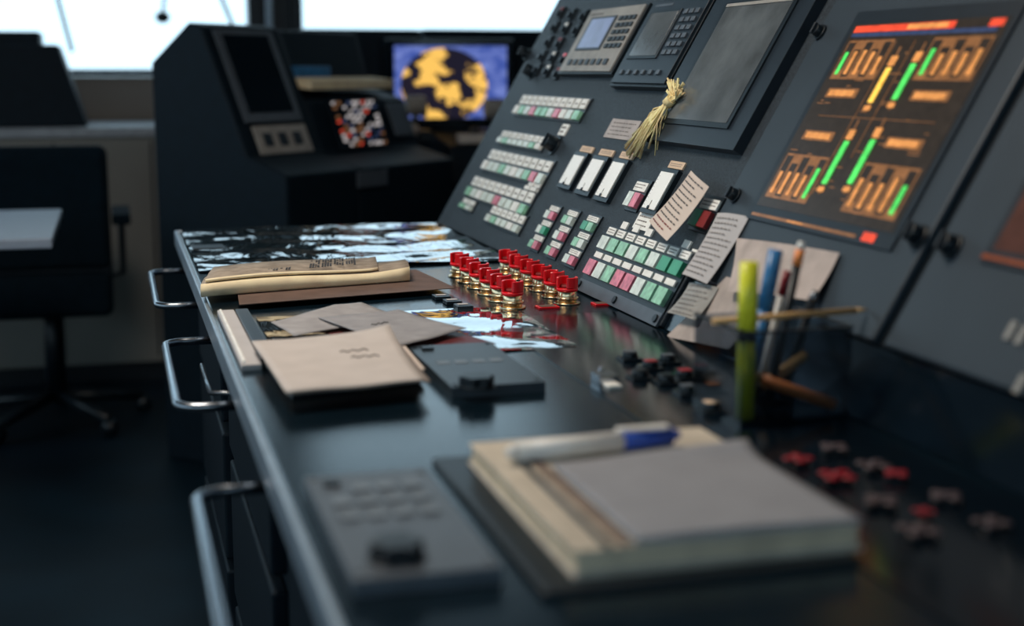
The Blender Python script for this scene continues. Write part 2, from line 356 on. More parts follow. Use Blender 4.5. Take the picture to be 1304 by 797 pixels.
for i in range(n):
    a=u0+c*(i+0.11); e=u0+c*(i+0.89)
    for (lo,hi,cc,h) in((0.84,0.97,white,0.003),(0.56,0.79,cols1[i],0.007),(0.40,0.50,white,0.003),(0.07,0.34,cols2[i],0.007)):
        b.box((a,v0+H*lo,W+0.003),(e,v0+H*hi,W+0.003+h),cc,MP)
    text(b,MP,a+c*.08,e-c*.08,v0+H*.86,v0+H*.95,W+0.006,2,softink,.3)
for i in (0.02,0.5,0.98):
    p=MP@Vector((u0+(u1-u0)*i,v0-0.012,W+0.004)); b.cyl(p,p+NV*0.003,0.006,0.006,black,14)
for (px,py) in((797,288),(812,292),(828,297),(876,312),(886,324)):
    u,v=pan(px,py,W); b.box((u-0.012,v-0.006,W),(u+0.012,v+0.006,W+0.003),white,MP)
b.done('push_button_panel',0.0006,seg=1)
def plate(bl,tr,m,n,name,th=0.002,tm=softink,w=W):
    u0,v0=pan(*bl,w); u1,v1=pan(*tr,w); b=B(); b.box((u0,v0,w),(u1,v1,w+th),m,MP)
    if n: text(b,MP,u0+(u1-u0)*.1,u1-(u1-u0)*.1,v0+(v1-v0)*.1,v1-(v1-v0)*.1,w+th,n,tm,.3)
    b.done(name,0.0004,seg=1)
plate((769,175),(818,155),mat('plate_rose_grey',(0.42,.37,.35),.5),4,'instruction_plate'); plate((806,290),(836,275),white,3,'label_plate')
def unit(bl,tr,frame,W=W,th=0.014):
    u0,v0=pan(*bl,W); u1,v1=pan(*tr,W); b=B(); b.box((u0,v0,W),(u1,v1,W+th),frame,MP)
    L=lambda a,c,d,e,w0,w1,m: b.box((u0+(u1-u0)*a,v0+(v1-v0)*c,W+w0),(u0+(u1-u0)*d,v0+(v1-v0)*e,W+w1),m,MP)
    return b,L,(u0,v0,u1,v1)
b,L,q=unit((717,98),(836,8),black)
L(0.03,0.03,0.97,0.97,.014,.017,dbeige); L(0.14,0.34,0.60,0.84,.017,.019,bezel); L(0.17,0.37,0.57,0.81,.019,.0195,lcdb)
for i in range(4):
    for j in range(5): L(0.66+i*.075,0.36+j*.1,0.71+i*.075,0.42+j*.1,.017,.020,black)
for i in range(7): L(0.14+i*.11,0.12,0.2+i*.11,0.2,.017,.020,bezel)
text(b,MP,q[0]+.02,q[0]+.1,q[1]+(q[3]-q[1])*.87,q[1]+(q[3]-q[1])*.92,W+.017,1)
b.done('operator_keypad_display',0.0012,seg=1)
b,L,q=unit((784,114),(922,-2),black)
L(0.03,0.03,0.97,0.97,.014,.018,bezel); L(0.10,0.30,0.62,0.86,.018,.020,black); L(0.13,0.33,0.59,0.83,.020,.0205,screeng)
for i in range(3):
    for j in range(6): L(0.68+i*.09,0.34+j*.09,0.74+i*.09,0.39+j*.09,.018,.021,greyp)
for i in range(6): L(0.12+i*.13,0.12,0.17+i*.13,0.17,.018,.021,greyp)
L(0.1,0.91,0.4,0.94,.018,.0185,greyp)
b.done('alarm_display_unit',0.0012,seg=1)
b,L,q=unit((826,182),(1066,-22),bezel,th=0.016)
L(0.155,0.11,0.86,0.90,.016,.019,black)
L(0.19,0.14,0.83,0.865,.019,.0195,screeng)
L(0.19,0.865,0.83,0.885,.019,.021,dbeige)  # highlight on the screen's top edge, put in as a pale strip
text(b,MP,q[0]+.015,q[0]+.05,q[1]+.02,q[1]+.03,W+.016,1,greyp)
b.done('monitor_panel',0.0025)
for(px,py) in((1046,42),(938,250)): pknob(px,py,0.009,0.012,'panel_latch_knob',0.014)
# mimic screen
W2=0.014
u0,v0=pan(966,262,W2); u1,v1=pan(1292,22,W2); b=B()
b.box((u0-0.012,v0-0.02,W2),(u1+0.012,v1+0.02,W2+0.003),bezel,MP); b.box((u0,v0,W2+0.003),(u1,v1,W2+0.0035),s_bg,MP)
SW=u1-u0;SH=v1-v0
def q(a,c,d,e,m,w=0.0035): b.box((u0+SW*a,v0+SH*c,W2+w),(u0+SW*d,v0+SH*e,W2+w+0.0003),m,MP)
q(0.02,0.955,0.70,0.99,s_rd); q(0.4,0.96,0.66,0.985,s_or,.0039); q(0.9,0.955,0.98,0.99,s_rd); q(0.02,0.93,0.96,0.95,s_bl)
def block(a0,a1,b0,b1,up):
    q(a0,b0,a1,b1,s_or2); n=5; w=(a1-a0)
    for i in range(n):
        x=a0+w*(i+0.12)/n; xe=a0+w*(i+0.88)/n
        if i%2==0: q(x,b0+0.05,xe,b1-0.012,s_bg,.0037)
        else: q(x,b0+.012,xe,b1-.05,s_bg,.0037)
        xm=(x+xe)/2; f=random.uniform(.55,.85)
        q(xm-.012,b0+0.025,xm+.012,b0+0.025+(b1-b0-.05)*f,s_gr if i in ((0,) if up else (4,)) else s_or,.0041)
for (a0,a1,b0,b1,up) in((0.03,0.36,0.70,0.91,1),(0.62,0.97,0.70,0.91,1),(0.03,0.36,0.05,0.29,0),(0.62,0.97,0.05,0.29,0)): block(a0,a1,b0,b1,up)
for (a,c) in((0.08,0.60),(0.68,0.60),(0.08,0.37),(0.68,0.37)):
    q(a-.01,c,a+0.22,c+0.05,s_or2); q(a+.01,c+.01,a+.195,c+.04,s_or,.0039)
for (a,c,e,m) in((0.41,0.58,0.82,s_yl),(0.56,0.60,0.84,s_gr),(0.40,0.16,0.44,s_gr),(0.57,0.18,0.46,s_gr)):
    q(a+.012,c-.05,a+.022,e+.05,s_or2); q(a,c,a+0.036,e-.06,m,.0042); q(a-.005,e-.05,a+.04,e,s_or,.0042); q(a-.005,c-.04,a+.04,c-.015,s_or,.0042)
for k in range(50):
    a=random.uniform(0.02,0.9);c=random.uniform(0.02,0.9); q(a,c,a+random.uniform(.02,.08),c+.005,s_or2,.00352)
q(0.37,0.1,0.374,0.9,s_or2,.0036); q(0.50,0.3,0.504,0.9,s_or2,.0036); q(0.1,0.50,0.9,0.503,s_or2,.0036)
q(0.0,-0.055,0.8,-0.04,s_or2,0.0032); q(0.84,-0.06,0.92,-0.02,s_rd,0.0032); q(0.3,-.052,.42,-.043,s_or,.0036)
b.done('engine_monitoring_screen')
pknob(1171,302,0.011,0.016,'panel_latch_knob',W2); pknob(1214,315,0.011,0.016,'panel_latch_knob',W2)
ua,va=pan(1250,335,W2); b=B(); b.box((ua,va,W2),(ua+0.34,va+0.42,W2+0.003),bezel,MP); b.box((ua+.01,va+.015,W2+.003),(ua+.33,va+.41,W2+.0035),emi('screen_dark_brown_red',(0.05,0.018,0.012),0.7),MP)
b.box((ua+.0,va+.004,W2+.0035),(ua+.25,va+.009,W2+.004),s_dr,MP); b.done('wing_monitoring_screen')
b=B()
for(px,py) in((1289,422),(1303,428),(1301,490)):
    u,v=pan(px,py,W2); b.box((u-.004,v-.009,W2),(u+.004,v+.009,W2+.003),dbeige,MP)
b.done('wing_panel_labels')
# ------------------------------------------------------------ papers on the panel
def pquad(pix,m,name,w=0.014,n=8,tm=softink,lift=0.01,tu=(0.1,0.9)):
    P=[Vector((*pan(x,y,w),w)) for x,y in pix]
    b=B()
    def fn(a,c):
        p=(P[3]*(1-a)+P[2]*a)*(1-c)+(P[0]*(1-a)+P[1]*a)*c
        return MP@Vector((p.x,p.y,w+lift*(math.sin(a*3.1)*0.4+(1-c)**2)))
    b.grid(fn,10,10,m)
    for i in range(n):
        c=0.92-0.84*i/max(1,n-1) if n>1 else .5; a=tu[0]
        end=tu[1]-random.random()*0.25
        while a<end:
            l=random.uniform(.04,.10); hh=0.11/n
            q=[fn(a,c-hh),fn(min(a+l,tu[1]),c-hh),fn(min(a+l,tu[1]),c+hh),fn(a,c+hh)]
            b.add([p+NV*0.0012 for p in q],[(0,1,2,3)],tm if i<n-2 else dred if tm is ink else tm); a+=l+.04
    b.done(name)
pquad([(880,217),(903,238),(858,312),(835,286)],paperw,'hanging_tag_card',0.03,11,ink,0.012)
pquad([(914,271),(954,276),(908,366),(876,353)],paper,'paper_note',0.016,12)
pquad([(878,360),(915,366),(893,412),(857,402)],dbeige,'paper_note',0.016,7)
pquad([(938,303),(1069,322),(1042,388),(934,376)],mat('paper_warm2',(0.50,0.43,0.40),0.8,spec=.1),'paper_sheet',0.018,0)
pquad([(925,352),(990,372),(930,446),(850,430)],mat('paper_warm3',(0.44,0.38,0.35),0.8,spec=.1),'paper_sheet',0.014,0,lift=0.003)
b=B()
ku,kv=pan(856,132,0.03); 
for i in range(64):
    e=pan(random.uniform(797,812),random.uniform(186,200),0.02); s=pan(random.uniform(858,874),random.uniform(106,124),0.03)
    if random.random()<.2: e=pan(random.uniform(803,840),random.uniform(170,198),.02)
    j=random.uniform(-.009,.009); pts=[]
    for t,(pu,pv,w) in enumerate(((s[0],s[1],.030+random.random()*.02),((s[0]+ku)/2,(s[1]+kv)/2,.034),(ku+j*.5,kv+j,.032+random.random()*.008),((ku*.6+e[0]*.4)+j,(kv*.6+e[1]*.4)-j*1.5,.029+random.random()*.012),(e[0],e[1],.014+random.random()*.012))):
        pts.append(MP@Vector((pu,pv,w)))
    b.tube(pts,random.uniform(.0008,.0019),raff,5)
c=MP@Vector((ku,kv,.036)); ax=(MP@Vector((*pan(858,140),0))-MP@Vector((*pan(805,195),0))).normalized()
b.cyl(c-ax*.006,c+ax*.006,.009,.009,raff,12)
b.done('raffia_bundle')
# ------------------------------------------------------------ red guarded buttons on desk
def redknob(x,y):
    b=B(); c=Vector((x,y,DZ))
    b.cyl(c,c+Vector((0,0,.003)),.020,.020,brass,28); b.cyl(c+Vector((0,0,.003)),c+Vector((0,0,.020)),.0145,.0145,brass,28)
    b.cyl(c+Vector((0,0,.008)),c+Vector((0,0,.011)),.0175,.0175,brass,28)
    b.cyl(c+Vector((0,0,.020)),c+Vector((0,0,.025)),.0165,.0165,red,28)
    b.cyl(c+Vector((0,0,.025)),c+Vector((0,0,.029)),.010,.010,dred,20)
    for k in range(2):
        a=k*math.pi+.5+random.uniform(-.25,.25); b.arc(c,.0125,.0165,DZ+.025,DZ+.041,a+.48,a+math.pi-.48,red)
    b.done('red_guarded_push_button',0.0008,seg=1)
for i in range(6):
    redknob(0.562,2.345-i*.067); redknob(0.652,2.36-i*.067)
b=B()
for (px,py) in((697,392),(768,388)):
    x,y=desk(px,py); b.box((x-.016,y-.012,DZ),(x+.016,y+.012,DZ+.003),red); b.box((x-.012,y-.009,DZ+.003),(x+.012,y+.009,DZ+.0035),brown)
for i in range(3):
    x,y=desk(562+i*14,381+i*6); b.box((x-.012,y-.014,DZ+.001),(x+.012,y+.014,DZ+.006),black); b.box((x-.008,y-.002,DZ+.006),(x+.008,y+.008,DZ+.007),paper)
b.done('indicator_lamp_plates',0.0006,seg=1)
# ------------------------------------------------------------ vinyl sheets (really rippled)
def vsheet(x0,x1,y0,y1,z,m,name,amp,seed=0,wl=.13,base=0.0):
    b=B()
    def fn(a,c):
        x=x0+(x1-x0)*a;y=y0+(y1-y0)*c
        ph=2.6*noise.noise(Vector((x*3.5+seed,y*2.0,seed)))+x*2
        g_=.45+.55*(.5+.5*noise.noise(Vector((x*4,y*3+seed,9+seed))))
        return (x,y,z+base+amp*g_*(1+math.sin(2*math.pi*y/wl+ph*2.2))+amp*.6*noise.noise(Vector((x*16,y*18,seed))))
    b.grid(fn,120,170,m); return b.done(name)
vsheet(.135,.70,2.50,3.165,DZ+.0025,vin,'chart_under_clear_sheet',.0030,3,.15)
vsheet(.185,.560,1.69,2.02,DZ+.0014,vin2,'clear_document_folder',.0014,5,.14)
b=B(); x,y=desk(265,322); b.box((x-.03,y-.03,DZ+.010),(x+.03,y+.03,DZ+.013),black); b.done('desk_inset_plate',.001)
# brown sheet + newspaper
b=B()
P=[dk(305,396),dk(580,374),dk(530,350),dk(300,362)]; b.prism([p+Vector((0,0,.0085)) for p in P],(0,0,.0012),brown); b.done('brown_chart_sheet')
b=B(); A=dk(256,388); C=dk(522,366); ax=(C-A).normalized(); L_=(C-A).length
per=(dk(272,345,.875)-dk(259,366,.875)); per.z=0; per.normalize()
def foldsheet(off,zb,hgt,dep,m1,m2,len0=0,len1=1,wob=0.0,rad=.010):
    prof=[(dep,zb),(rad,zb)]
    for k in range(9):
        a=math.pi*k/8; prof.append((rad-math.sin(a)*rad,zb+hgt/2-math.cos(a)*hgt/2))
    prof+=[(dep*0.4,zb+hgt+.001),(dep,zb+hgt*.6)]
    nn=len(prof); o=len(b.v); N=20
    for i in range(N+1):
        t=len0+(len1-len0)*i/N
        for (d,zz) in prof: b.v.append(A+ax*L_*t+per*(d+off+.003*math.sin(t*5+zb*200))+Vector((0,0,.0105+zz*(1+wob*math.sin(t*6))+.004*max(0,t-.8)*5*(zz/.02))))
    for i in range(N):
        for j in range(nn-1): b.face([o+i*nn+j,o+(i+1)*nn+j,o+(i+1)*nn+j+1,o+i*nn+j+1],m2 if j>=nn-3 else m1,True)
foldsheet(0,0.0,.019,.17,cream,news,0,1,.15); foldsheet(.008,.003,.011,.15,cream,cream,.01,.99,.1,.006); foldsheet(.012,.0215,.004,.15,cream,news,.02,.84,.12,.004)
for r in range(7):
    for k0 in(.30,.36,.50,.56,.62,.68):
        for k in range(4):
            p=A+ax*L_*(k0+.013*k)+per*(.03+r*.018)+Vector((0,0,.0405-.0015*r*.5)); qd=[p,p+ax*.0035,p+ax*.0035+per*.006,p+per*.006]
            if random.random()<.7: b.add(qd,[(0,1,2,3)],ink)
b.done('folded_newspaper',solid=0.001)
b=B(); b.box((.134,1.66,DZ),(.158,2.06,DZ+.008),paper); b.box((.158,1.68,DZ),(.176,2.04,DZ+.012),bezel); b.box((.136,1.67,DZ+.008),(.140,2.05,DZ+.011),white); b.done('binder_spine',.0015)
def sheet(pix,z,m,name,curl=0,th=.0008,corner=(1,1),n=12,hand=None):
    P=[dk(x,y,z) for x,y in pix]
    b=B()
    def fn(a,c):
        p=(P[3]*(1-a)+P[2]*a)*(1-c)+(P[0]*(1-a)+P[1]*a)*c
        dd=max(0,1-math.hypot((a-corner[0])*1.2,(c-corner[1])*1.2))
        return p+Vector((0,0,curl*dd*dd+.0006*math.sin(a*9+c*4)))
    b.grid(fn,16,16,m)
    if hand:
        for (a0,c0) in hand:
            pts=[Vector(fn(a0+.025*k,c0+.018*math.sin(k*2.1)))+Vector((0,0,.0012)) for k in range(9)]; b.tube(pts,.0003,ink,4)
    return b.done(name,solid=th)
sheet([(385,418),(548,411),(632,438),(515,446)],DZ+.0085,maroon,'maroon_folder')
sheet([(345,410),(460,388),(512,402),(375,428)],DZ+.0135,mat('paper_grey2',(0.36,.35,.36),.8,spec=.1),'paper_sheet',.008,corner=(.7,1))
sheet([(405,404),(508,397),(594,418),(505,442)],DZ+.017,mat('envelope_grey',(0.31,0.305,0.32),.7,spec=.15),'envelope',.003,hand=[(.3,.6)])
b=B(); P=[dk(x,y,DZ) for x,y in [(322,450),(500,440),(545,487),(368,508)]]
b.prism([P[3]+Vector((.004,.004,0)),P[2]+Vector((-.008,.004,0)),P[1],P[0]],(0,0,.004),black)
for k in range(4):
    o=Vector((random.uniform(-.003,.003),random.uniform(-.001,.003),.0042+k*.0032)); b.prism([P[3]+o,P[2]+o+Vector((-.006,0,0)),P[1]+o,P[0]+o],(0,0,.0022),paperw if k%2 else mat('page_edge',(0.25,.2,.17),.8))
b.done('notepad_stack',.0004,seg=1)
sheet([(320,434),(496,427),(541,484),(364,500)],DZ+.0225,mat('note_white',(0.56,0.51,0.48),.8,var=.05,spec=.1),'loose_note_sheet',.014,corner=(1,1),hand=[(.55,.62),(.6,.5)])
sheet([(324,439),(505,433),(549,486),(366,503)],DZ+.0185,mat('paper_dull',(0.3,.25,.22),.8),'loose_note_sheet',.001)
# ------------------------------------------------------------ control plates with knob
lbl=mat('plate_button_grey',(0.15,0.185,0.22),.5)
def cplate(x0,x1,y0,y1,kx,ky,name,m=greyp,grid=True):
    b=B(); b.box((x0,y0,DZ),(x1,y1,DZ+.012),m)
    c=Vector((kx,ky,DZ+.012)); b.cyl(c,c+Vector((0,0,.003)),.021,.021,black,24)
    n=36;pts=[]
    for i in range(n):
        a=2*math.pi*i/n; r=.0175+.002*math.cos(a*6); pts.append(c+Vector((math.cos(a)*r,math.sin(a)*r,.003)))
    b.prism(pts,(0,0,.010),black); 
    M=Matrix.Translation((x0,y0,DZ+.012)); w=x1-x0;h=y1-y0
    b.box((w*.12,h*.86,0),(w*.25,h*.92,.003),black,M)
    for r in range(3 if grid else 1):
        for k in range(4):
            if r==2 and k==0: continue
            b.box((w*(.12+.20*k),h*(.50+.14*r),0),(w*(.26+.20*k),h*(.575+.14*r),.0022 if grid else .0006),lbl,M)
    for (sx,sy) in((.06,.05),(.94,.05),(.06,.95),(.94,.95)): b.cyl(M@Vector((w*sx,h*sy,0)),M@Vector((w*sx,h*sy,.001)),.003,.003,black,10)
    b.done(name,.0015)
kx,ky=desk(505,700,.868); cplate(.142,.246,.905,1.16,kx,ky,'dimmer_control_plate')
kx,ky=desk(607,486,.868); cplate(.340,.446,1.46,1.70,kx,ky,'dimmer_control_plate',mat('slate_plastic',(0.03,0.046,0.062),.4),False)
# ------------------------------------------------------------ notebook on desk
b=B(); b.box((.264,.868,DZ),(.50,1.215,DZ+.005),black); b.done('desk_mat_pad',.002)
zb=DZ+.0052; b=B()
b.box((.290,.884,zb),(.512,1.185,zb+.003),mat('notebook_cover',(0.5,.46,.4),.6)); 
pg=mat('notebook_pages',(0.6,.54,.44),.8,spec=.1)
for k in range(6): b.box((.293+random.uniform(-.0008,.001),.887+random.uniform(-.0008,.001),zb+.003+k*.0025),(.5095,1.183,zb+.0052+k*.0025),mat('cream_page_edge',(0.8,.68,.5),.8,spec=.1) if k%2 else pg)
b.box((.291,.886,zb+.0182),(.511,1.184,zb+.0195),mat('notebook_top_page',(0.58,.52,.43),.8,spec=.1))
b.box((.314,.886,zb+.0195),(.320,1.14,zb+.0215),bezel); b.box((.326,.888,zb+.0195),(.334,1.13,zb+.0212),brown)
b.done('notebook',.0008,seg=1)
b=B(); zt=zb+.0215
def fn(a,c):
    x=.336+(.512-.336)*a; y=.886+(1.085-.886)*c
    return (x,y,zt+.002+.010*max(0,(c-.8)/.2)**2*max(0,a*1.3-.3)+.0012*math.sin(a*4))
b.grid(fn,20,30,mat('notebook_grey_page',(0.30,.31,.34),.8,var=.05,spec=.1)); b.done('writing_pad_sheet',solid=.0015)
b=B(); b.box((.338,.888,zb+.0197),(.510,1.08,zt+.0008),paper); b.done('writing_pad')
b=B(); zz=zb+.0197+.0095
p0=Vector((*desk(655,576,zz),zz)); p1=Vector((*desk(864,553,zz),zz)); d=(p1-p0); 
b.cyl(p0,p0+d*.64,.008,.0085,penw); b.cyl(p0+d*.64,p0+d*.95,.0088,.0085,blue); b.cyl(p0+d*.95,p1,.005,.004,blue); b.cyl(p0-d*.05,p0,.003,.008,penw)
b.box((p0.x+d.x*.62,p0.y+d.y*.62-.002,zz+.008),(p0.x+d.x*.92,p0.y+d.y*.92+.002,zz+.0105),penw); b.done('ballpoint_pen')
# ------------------------------------------------------------ pen cup
cx,cy=desk(1020,542); cx-=.004; cy+=.065; R=.060; H=.095
b=B()
b.box((cx-R,cy-R,DZ+.002),(cx+R,cy+R,DZ+.006),blackg)
t=.003
b.box((cx-R,cy-R,DZ+.006),(cx+R,cy-R+t,DZ+H),sm); b.box((cx-R,cy+R-t,DZ+.006),(cx+R,cy+R,DZ+H),sm)
b.box((cx-R,cy-R+t,DZ+.006),(cx-R+t,cy+R-t,DZ+H),sm); b.box((cx+R-t,cy-R+t,DZ+.006),(cx+R,cy+R-t,DZ+H),sm)
for (x0_,x1_,y0_,y1_) in((cx-R-.001,cx+R+.001,cy-R-.001,cy-R+t+.001),(cx-R-.001,cx-R+t+.001,cy-R,cy+R),(cx+R-t-.001,cx+R+.001,cy-R,cy+R)): b.box((x0_,y0_,DZ+H-.0005),(x1_,y1_,DZ+H+.002),bezel)
b.done('pen_holder')
def pen(base,top,r,ms,name):
    base=Vector(base);top=Vector(top);d=top-base;b=B();t=0
    for(f,m,ra,rb) in ms: b.cyl(base+d*t,base+d*(t+f),ra*r,rb*r,m,16); t+=f
    b.done(name)
def at(px,py,Y):
    x,z=bk(px,py,Y); return (x,Y,z)
Yh_=cy-R+.018
xh,zh=bk(951,334,Yh_); xh2=bk(949,500,Yh_)[0]
xh=max(xh,cx-R+.0135); xh2=max(xh2,cx-R+.0135)
pen((xh2,Yh_,DZ+.0065),(xh,Yh_,zh),.0095,[(.5,yellow,1,1),(.05,black,1,1),(.45,yellow,1.05,.95)],'highlighter_pen')
pen((cx-.015,cy+.02,DZ+.012),at(988,318,cy+.03),.0065,[(.6,pblue,1,1),(.4,pblue,1.2,1.2)],'blue_marker_pen')
pen((cx-.0,cy,DZ+.012),at(1021,308,cy+.01),.0045,[(.85,black,1,1),(.1,orange,1.1,1.1),(.05,white,1,.8)],'black_ballpoint_pen')
pen((cx+.02,cy+.01,DZ+.012),at(1038,370,cy+.02),.005,[(.9,bezel,1,1),(.1,chrome,1,.5)],'mechanical_pencil')
pen((cx+.0,cy+.025,DZ+.012),at(1003,345,cy+.035),.0045,[(.8,penw,1,1),(.2,mred,1.1,1)],'red_ballpoint_pen')
zr=DZ+H+.006
pen(Vector((*desk(908,409,zr),zr)),Vector((*desk(1104,394,zr),zr)),.0034,[(.92,wood,1,1),(.08,wood,1,.2)],'wooden_pencil')
pen((cx-.045,cy-.03,DZ+.05),(cx+.05,cy-.045,DZ+.014),.006,[(.2,wood,.3,1),(.8,orange,1,1)],'orange_pencil')
pen((cx-.03,cy+.005,DZ+.012),(cx+.045,cy+.01,DZ+.055),.006,[(.3,chrome,.8,1),(.7,wood,1,1)],'eraser_pen')
# ------------------------------------------------------------ desk switches in the black area
b=B(); b.box((.50,.55,DZ),(.70,1.93,DZ+.0015),blackg); b.done('gloss_control_inlay')
Z=DZ+.0015
def clover(px,py,m,r=.016,name='rotary_star_knob'):
    x,y=desk(px,py,Z); c=Vector((x,y,Z)); b=B(); b.cyl(c,c+Vector((0,0,.002)),r*.9,r*.9,black,20)
    b.cyl(c+Vector((0,0,.002)),c+Vector((0,0,.005)),r*.5,r*.5,black,16); r0=random.random()*1.5
    for k in range(4):
        a=k*math.pi/2+r0; q=c+Vector((math.cos(a)*r*.75,math.sin(a)*r*.75,.006)); b.sph(q,r*.42,m,(1,1,.35))
    b.sph(c+Vector((0,0,.007)),r*.38,m,(1,1,.5)); b.done(name)
gk=mat('grey_knob',(0.085,0.06,0.068),.4)
for(px,py,m,r) in((1016,592,mred,.012),(1066,614,mred,.015),(1141,611,mred,.010),(1062,577,gk,.013),(1112,600,gk,.014),(1170,684,gk,.015),(1122,646,gk,.014),(1204,640,gk,.013),(1262,674,gk,.013),(1176,660,mred,.008)): clover(px,py,m,r)
def dswitch(px,py,m,r=.010,h=.010):
    x,y=desk(px,py,Z); c=Vector((x,y,Z)); b=B(); b.box((x-r*1.3,y-r*1.3,Z),(x+r*1.3,y+r*1.3,Z+.003),black); b.cyl(c+Vector((0,0,.003)),c+Vector((0,0,h)),r,r*.9,black,18); b.box((x-r*.7,y-r*.7,Z+h),(x+r*.7,y+r*.7,Z+h+.001),m); b.done('desk_push_switch',.0008)
for(px,py,m) in((828,470,mred),(850,462,greyp),(872,482,mred),(893,476,dred),(848,488,black),(875,502,greyp),(908,500,orange),(802,458,greyp),(815,482,black),(905,524,tan)): dswitch(px,py,m)
b=B(); x,y=desk(772,488,Z); b.box((x-.012,y-.01,Z),(x+.012,y+.02,Z+.010),chrome); b.box((x-.008,y-.03,Z),(x+.008,y-.01,Z+.004),white); b.cyl((x,y+.02,Z+.006),(x+.012,y+.05,Z+.006),.004,.004,chrome); b.done('key_switch',.001)
# ------------------------------------------------------------ background: angled console (yaw 45)
x0,_=bk(197,200,4.45); O=Vector((x0,4.45,0)); g=Vector((.7071,-.7071,0)); e1=Vector((.7071,.7071,0))
ROOT2=empty('chart_console')
def prof(pts,t0,t1,m,name,bev=.008):
    b=B(); b.prism([O+g*d+Vector((0,0,z))+e1*t0 for d,z in pts],e1*(t1-t0),m); b.done(name,bev,parent=ROOT2)
prof([(0,0),(.5,0),(.5,.90),(.36,.95),(.20,1.325),(.15,1.335),(0,1.22)],0,.36,bodym,'left_pod')
prof([(0,0),(.5,0),(.5,.90),(.36,.94),(.30,1.10),(.16,1.14),(.10,1.325),(0,1.325)],.36,.91,bodym,'right_pod')
def slope_part(t0,t1,s0,s1,m,name,w=.006,A=(.36,.95),C=(.20,1.325),lines=None):
    a=Vector((A[0],A[1]));c=Vector((C[0],C[1])); dn=(c-a).normalized(); nrm=(dn.y,-dn.x)
    def P(t,s,h): q=a+(c-a)*s; return O+g*(q.x+nrm[0]*h)+Vector((0,0,q.y+nrm[1]*h))+e1*t
    b=B()
    b.prism([P(t0,s0,0),P(t1,s0,0),P(t1,s1,0),P(t0,s1,0)],P(0,0,w)-P(0,0,0),m)
    if lines: lines(b,P,w)
    b.done(name,.002,parent=ROOT2)
def l1(b,P,w):
    b.prism([P(.07,.32,w),P(.28,.32,w),P(.28,.93,w),P(.07,.93,w)],P(0,0,.003)-P(0,0,0),blackg)
slope_part(.04,.31,.25,.97,greyp,'chart_table_monitor',lines=l1)
def l2(b,P,w):
    for i in range(3): b.prism([P(.09+.07*i,.06,w),P(.13+.07*i,.06,w),P(.13+.07*i,.16,w),P(.09+.07*i,.16,w)],P(0,0,.004)-P(0,0,0),bezel)
slope_part(.06,.31,.0,.22,dbeige,'keypad_unit',lines=l2)
def l3(b,P,w):
    random.seed(3)
    for i in range(9):
        for j in range(10):
            if random.random()<.35: continue
            m=random.choice([s_wh,s_wh,s_bl,s_bl,s_wh,s_wh,s_or2,s_rd]); t=.465+.027*i; s=.06+.088*j
            b.prism([P(t,s,w),P(t+random.uniform(.008,.025),s,w),P(t+.022,s+.07,w),P(t,s+.05,w)],P(0,0,.002)-P(0,0,0),m)
slope_part(.44,.72,.0,1.0,blackg,'chart_plotter_display',A=(.37,.945),C=(.305,1.11),lines=l3)
slope_part(.77,.88,.2,.85,greyp,'radio_handset_panel',A=(.37,.945),C=(.305,1.11))
b=B(); p=O+g*.20+e1*.40+Vector((0,0,1.145)); 
b.prism([p,p+e1*.46,p+e1*.46+g*.09+Vector((0,0,-.01)),p+g*.09+Vector((0,0,-.01))],(0,0,.03),cream); b.done('log_book',.003)
b=B(); p=O+g*.15+e1*.46+Vector((0,0,1.15)); b.prism([p,p+e1*.18,p+e1*.18+g*.04,p+g*.04],(0,0,.06),pblue); b.done('blue_box',.003,parent=ROOT2)
b=B(); q=O+g*.503+e1*.34; b.prism([q+Vector((0,0,.84)),q+e1*.16+Vector((0,0,.84)),q+e1*.16+Vector((0,0,.89)),q+Vector((0,0,.89))],g*.005,greyp)
b.done('name_plate',parent=ROOT2)
# radar console
RC=empty('radar_console'); Yr=5.35; SO=.45
xa,_=bk(384,60,5.5); xb=1.75
b=B(); b.prism([(xa+SO,Yr-.42,0),(xa+SO,Yr-.42,.86),(xa+SO,Yr-.38,.93),(xa+SO,Yr-.05,.97),(xa+SO,Yr+.03,1.32),(xa+SO,Yr+.06,1.35),(xa+SO,Yr+.5,1.35),(xa+SO,Yr+.5,0)][::-1],(xb-xa-SO,0,0),bodym); b.done('console_body',.01,parent=RC)
b=B(); b.box((xa,Yr+.12,0),(xa+SO,Yr+.5,1.35),bodym); b.done('side_body',.01,parent=RC)
xl,zt=bk(502,58,Yr-.06); xr,zb2=bk(646,150,Yr-.06)
b=B(); b.box((xl-.03,Yr-.05,zb2-.03),(xr+.03,Yr+.1,zt+.025),blackg); b.box((xl+.05,Yr-.04,.94),(xl+.2,Yr+.12,zb2-.03),blackg); ob=b.done('radar_monitor',.004,parent=RC)
me=bpy.data.meshes.new('radar_screen'); me.from_pydata([(xl,Yr-.054,zb2),(xr,Yr-.054,zb2),(xr,Yr-.054,zt),(xl,Yr-.054,zt)],[],[(0,1,2,3)])
uvl=me.uv_layers.new(name='UVMap')
for i,c in enumerate(((0,0),(1,0),(1,1),(0,1))): uvl.data[i].uv=c
me.materials.append(radarm); o=bpy.data.objects.new('radar_screen',me); S.collection.objects.link(o); o.parent=ob
def lever(px,py,Y,name,m=beige):
    x,z=bk(px,py,Y); zb=.963; b=B(); b.box((x-.05,Y-.07,zb-.02),(x+.05,Y+.07,zb+.02),bezel); b.tube([(x,Y,zb+.02),(x,Y-.01,(z+zb)/2),(x,Y-.02,z)],.012,chrome)
    b.cyl((x-.035,Y-.02,z),(x+.035,Y-.02,z),.036,.036,m,20); b.done(name,.003,parent=RC)
lever(528,134,5.1,'throttle_lever',dbeige); lever(628,138,5.1,'throttle_lever',dbeige)
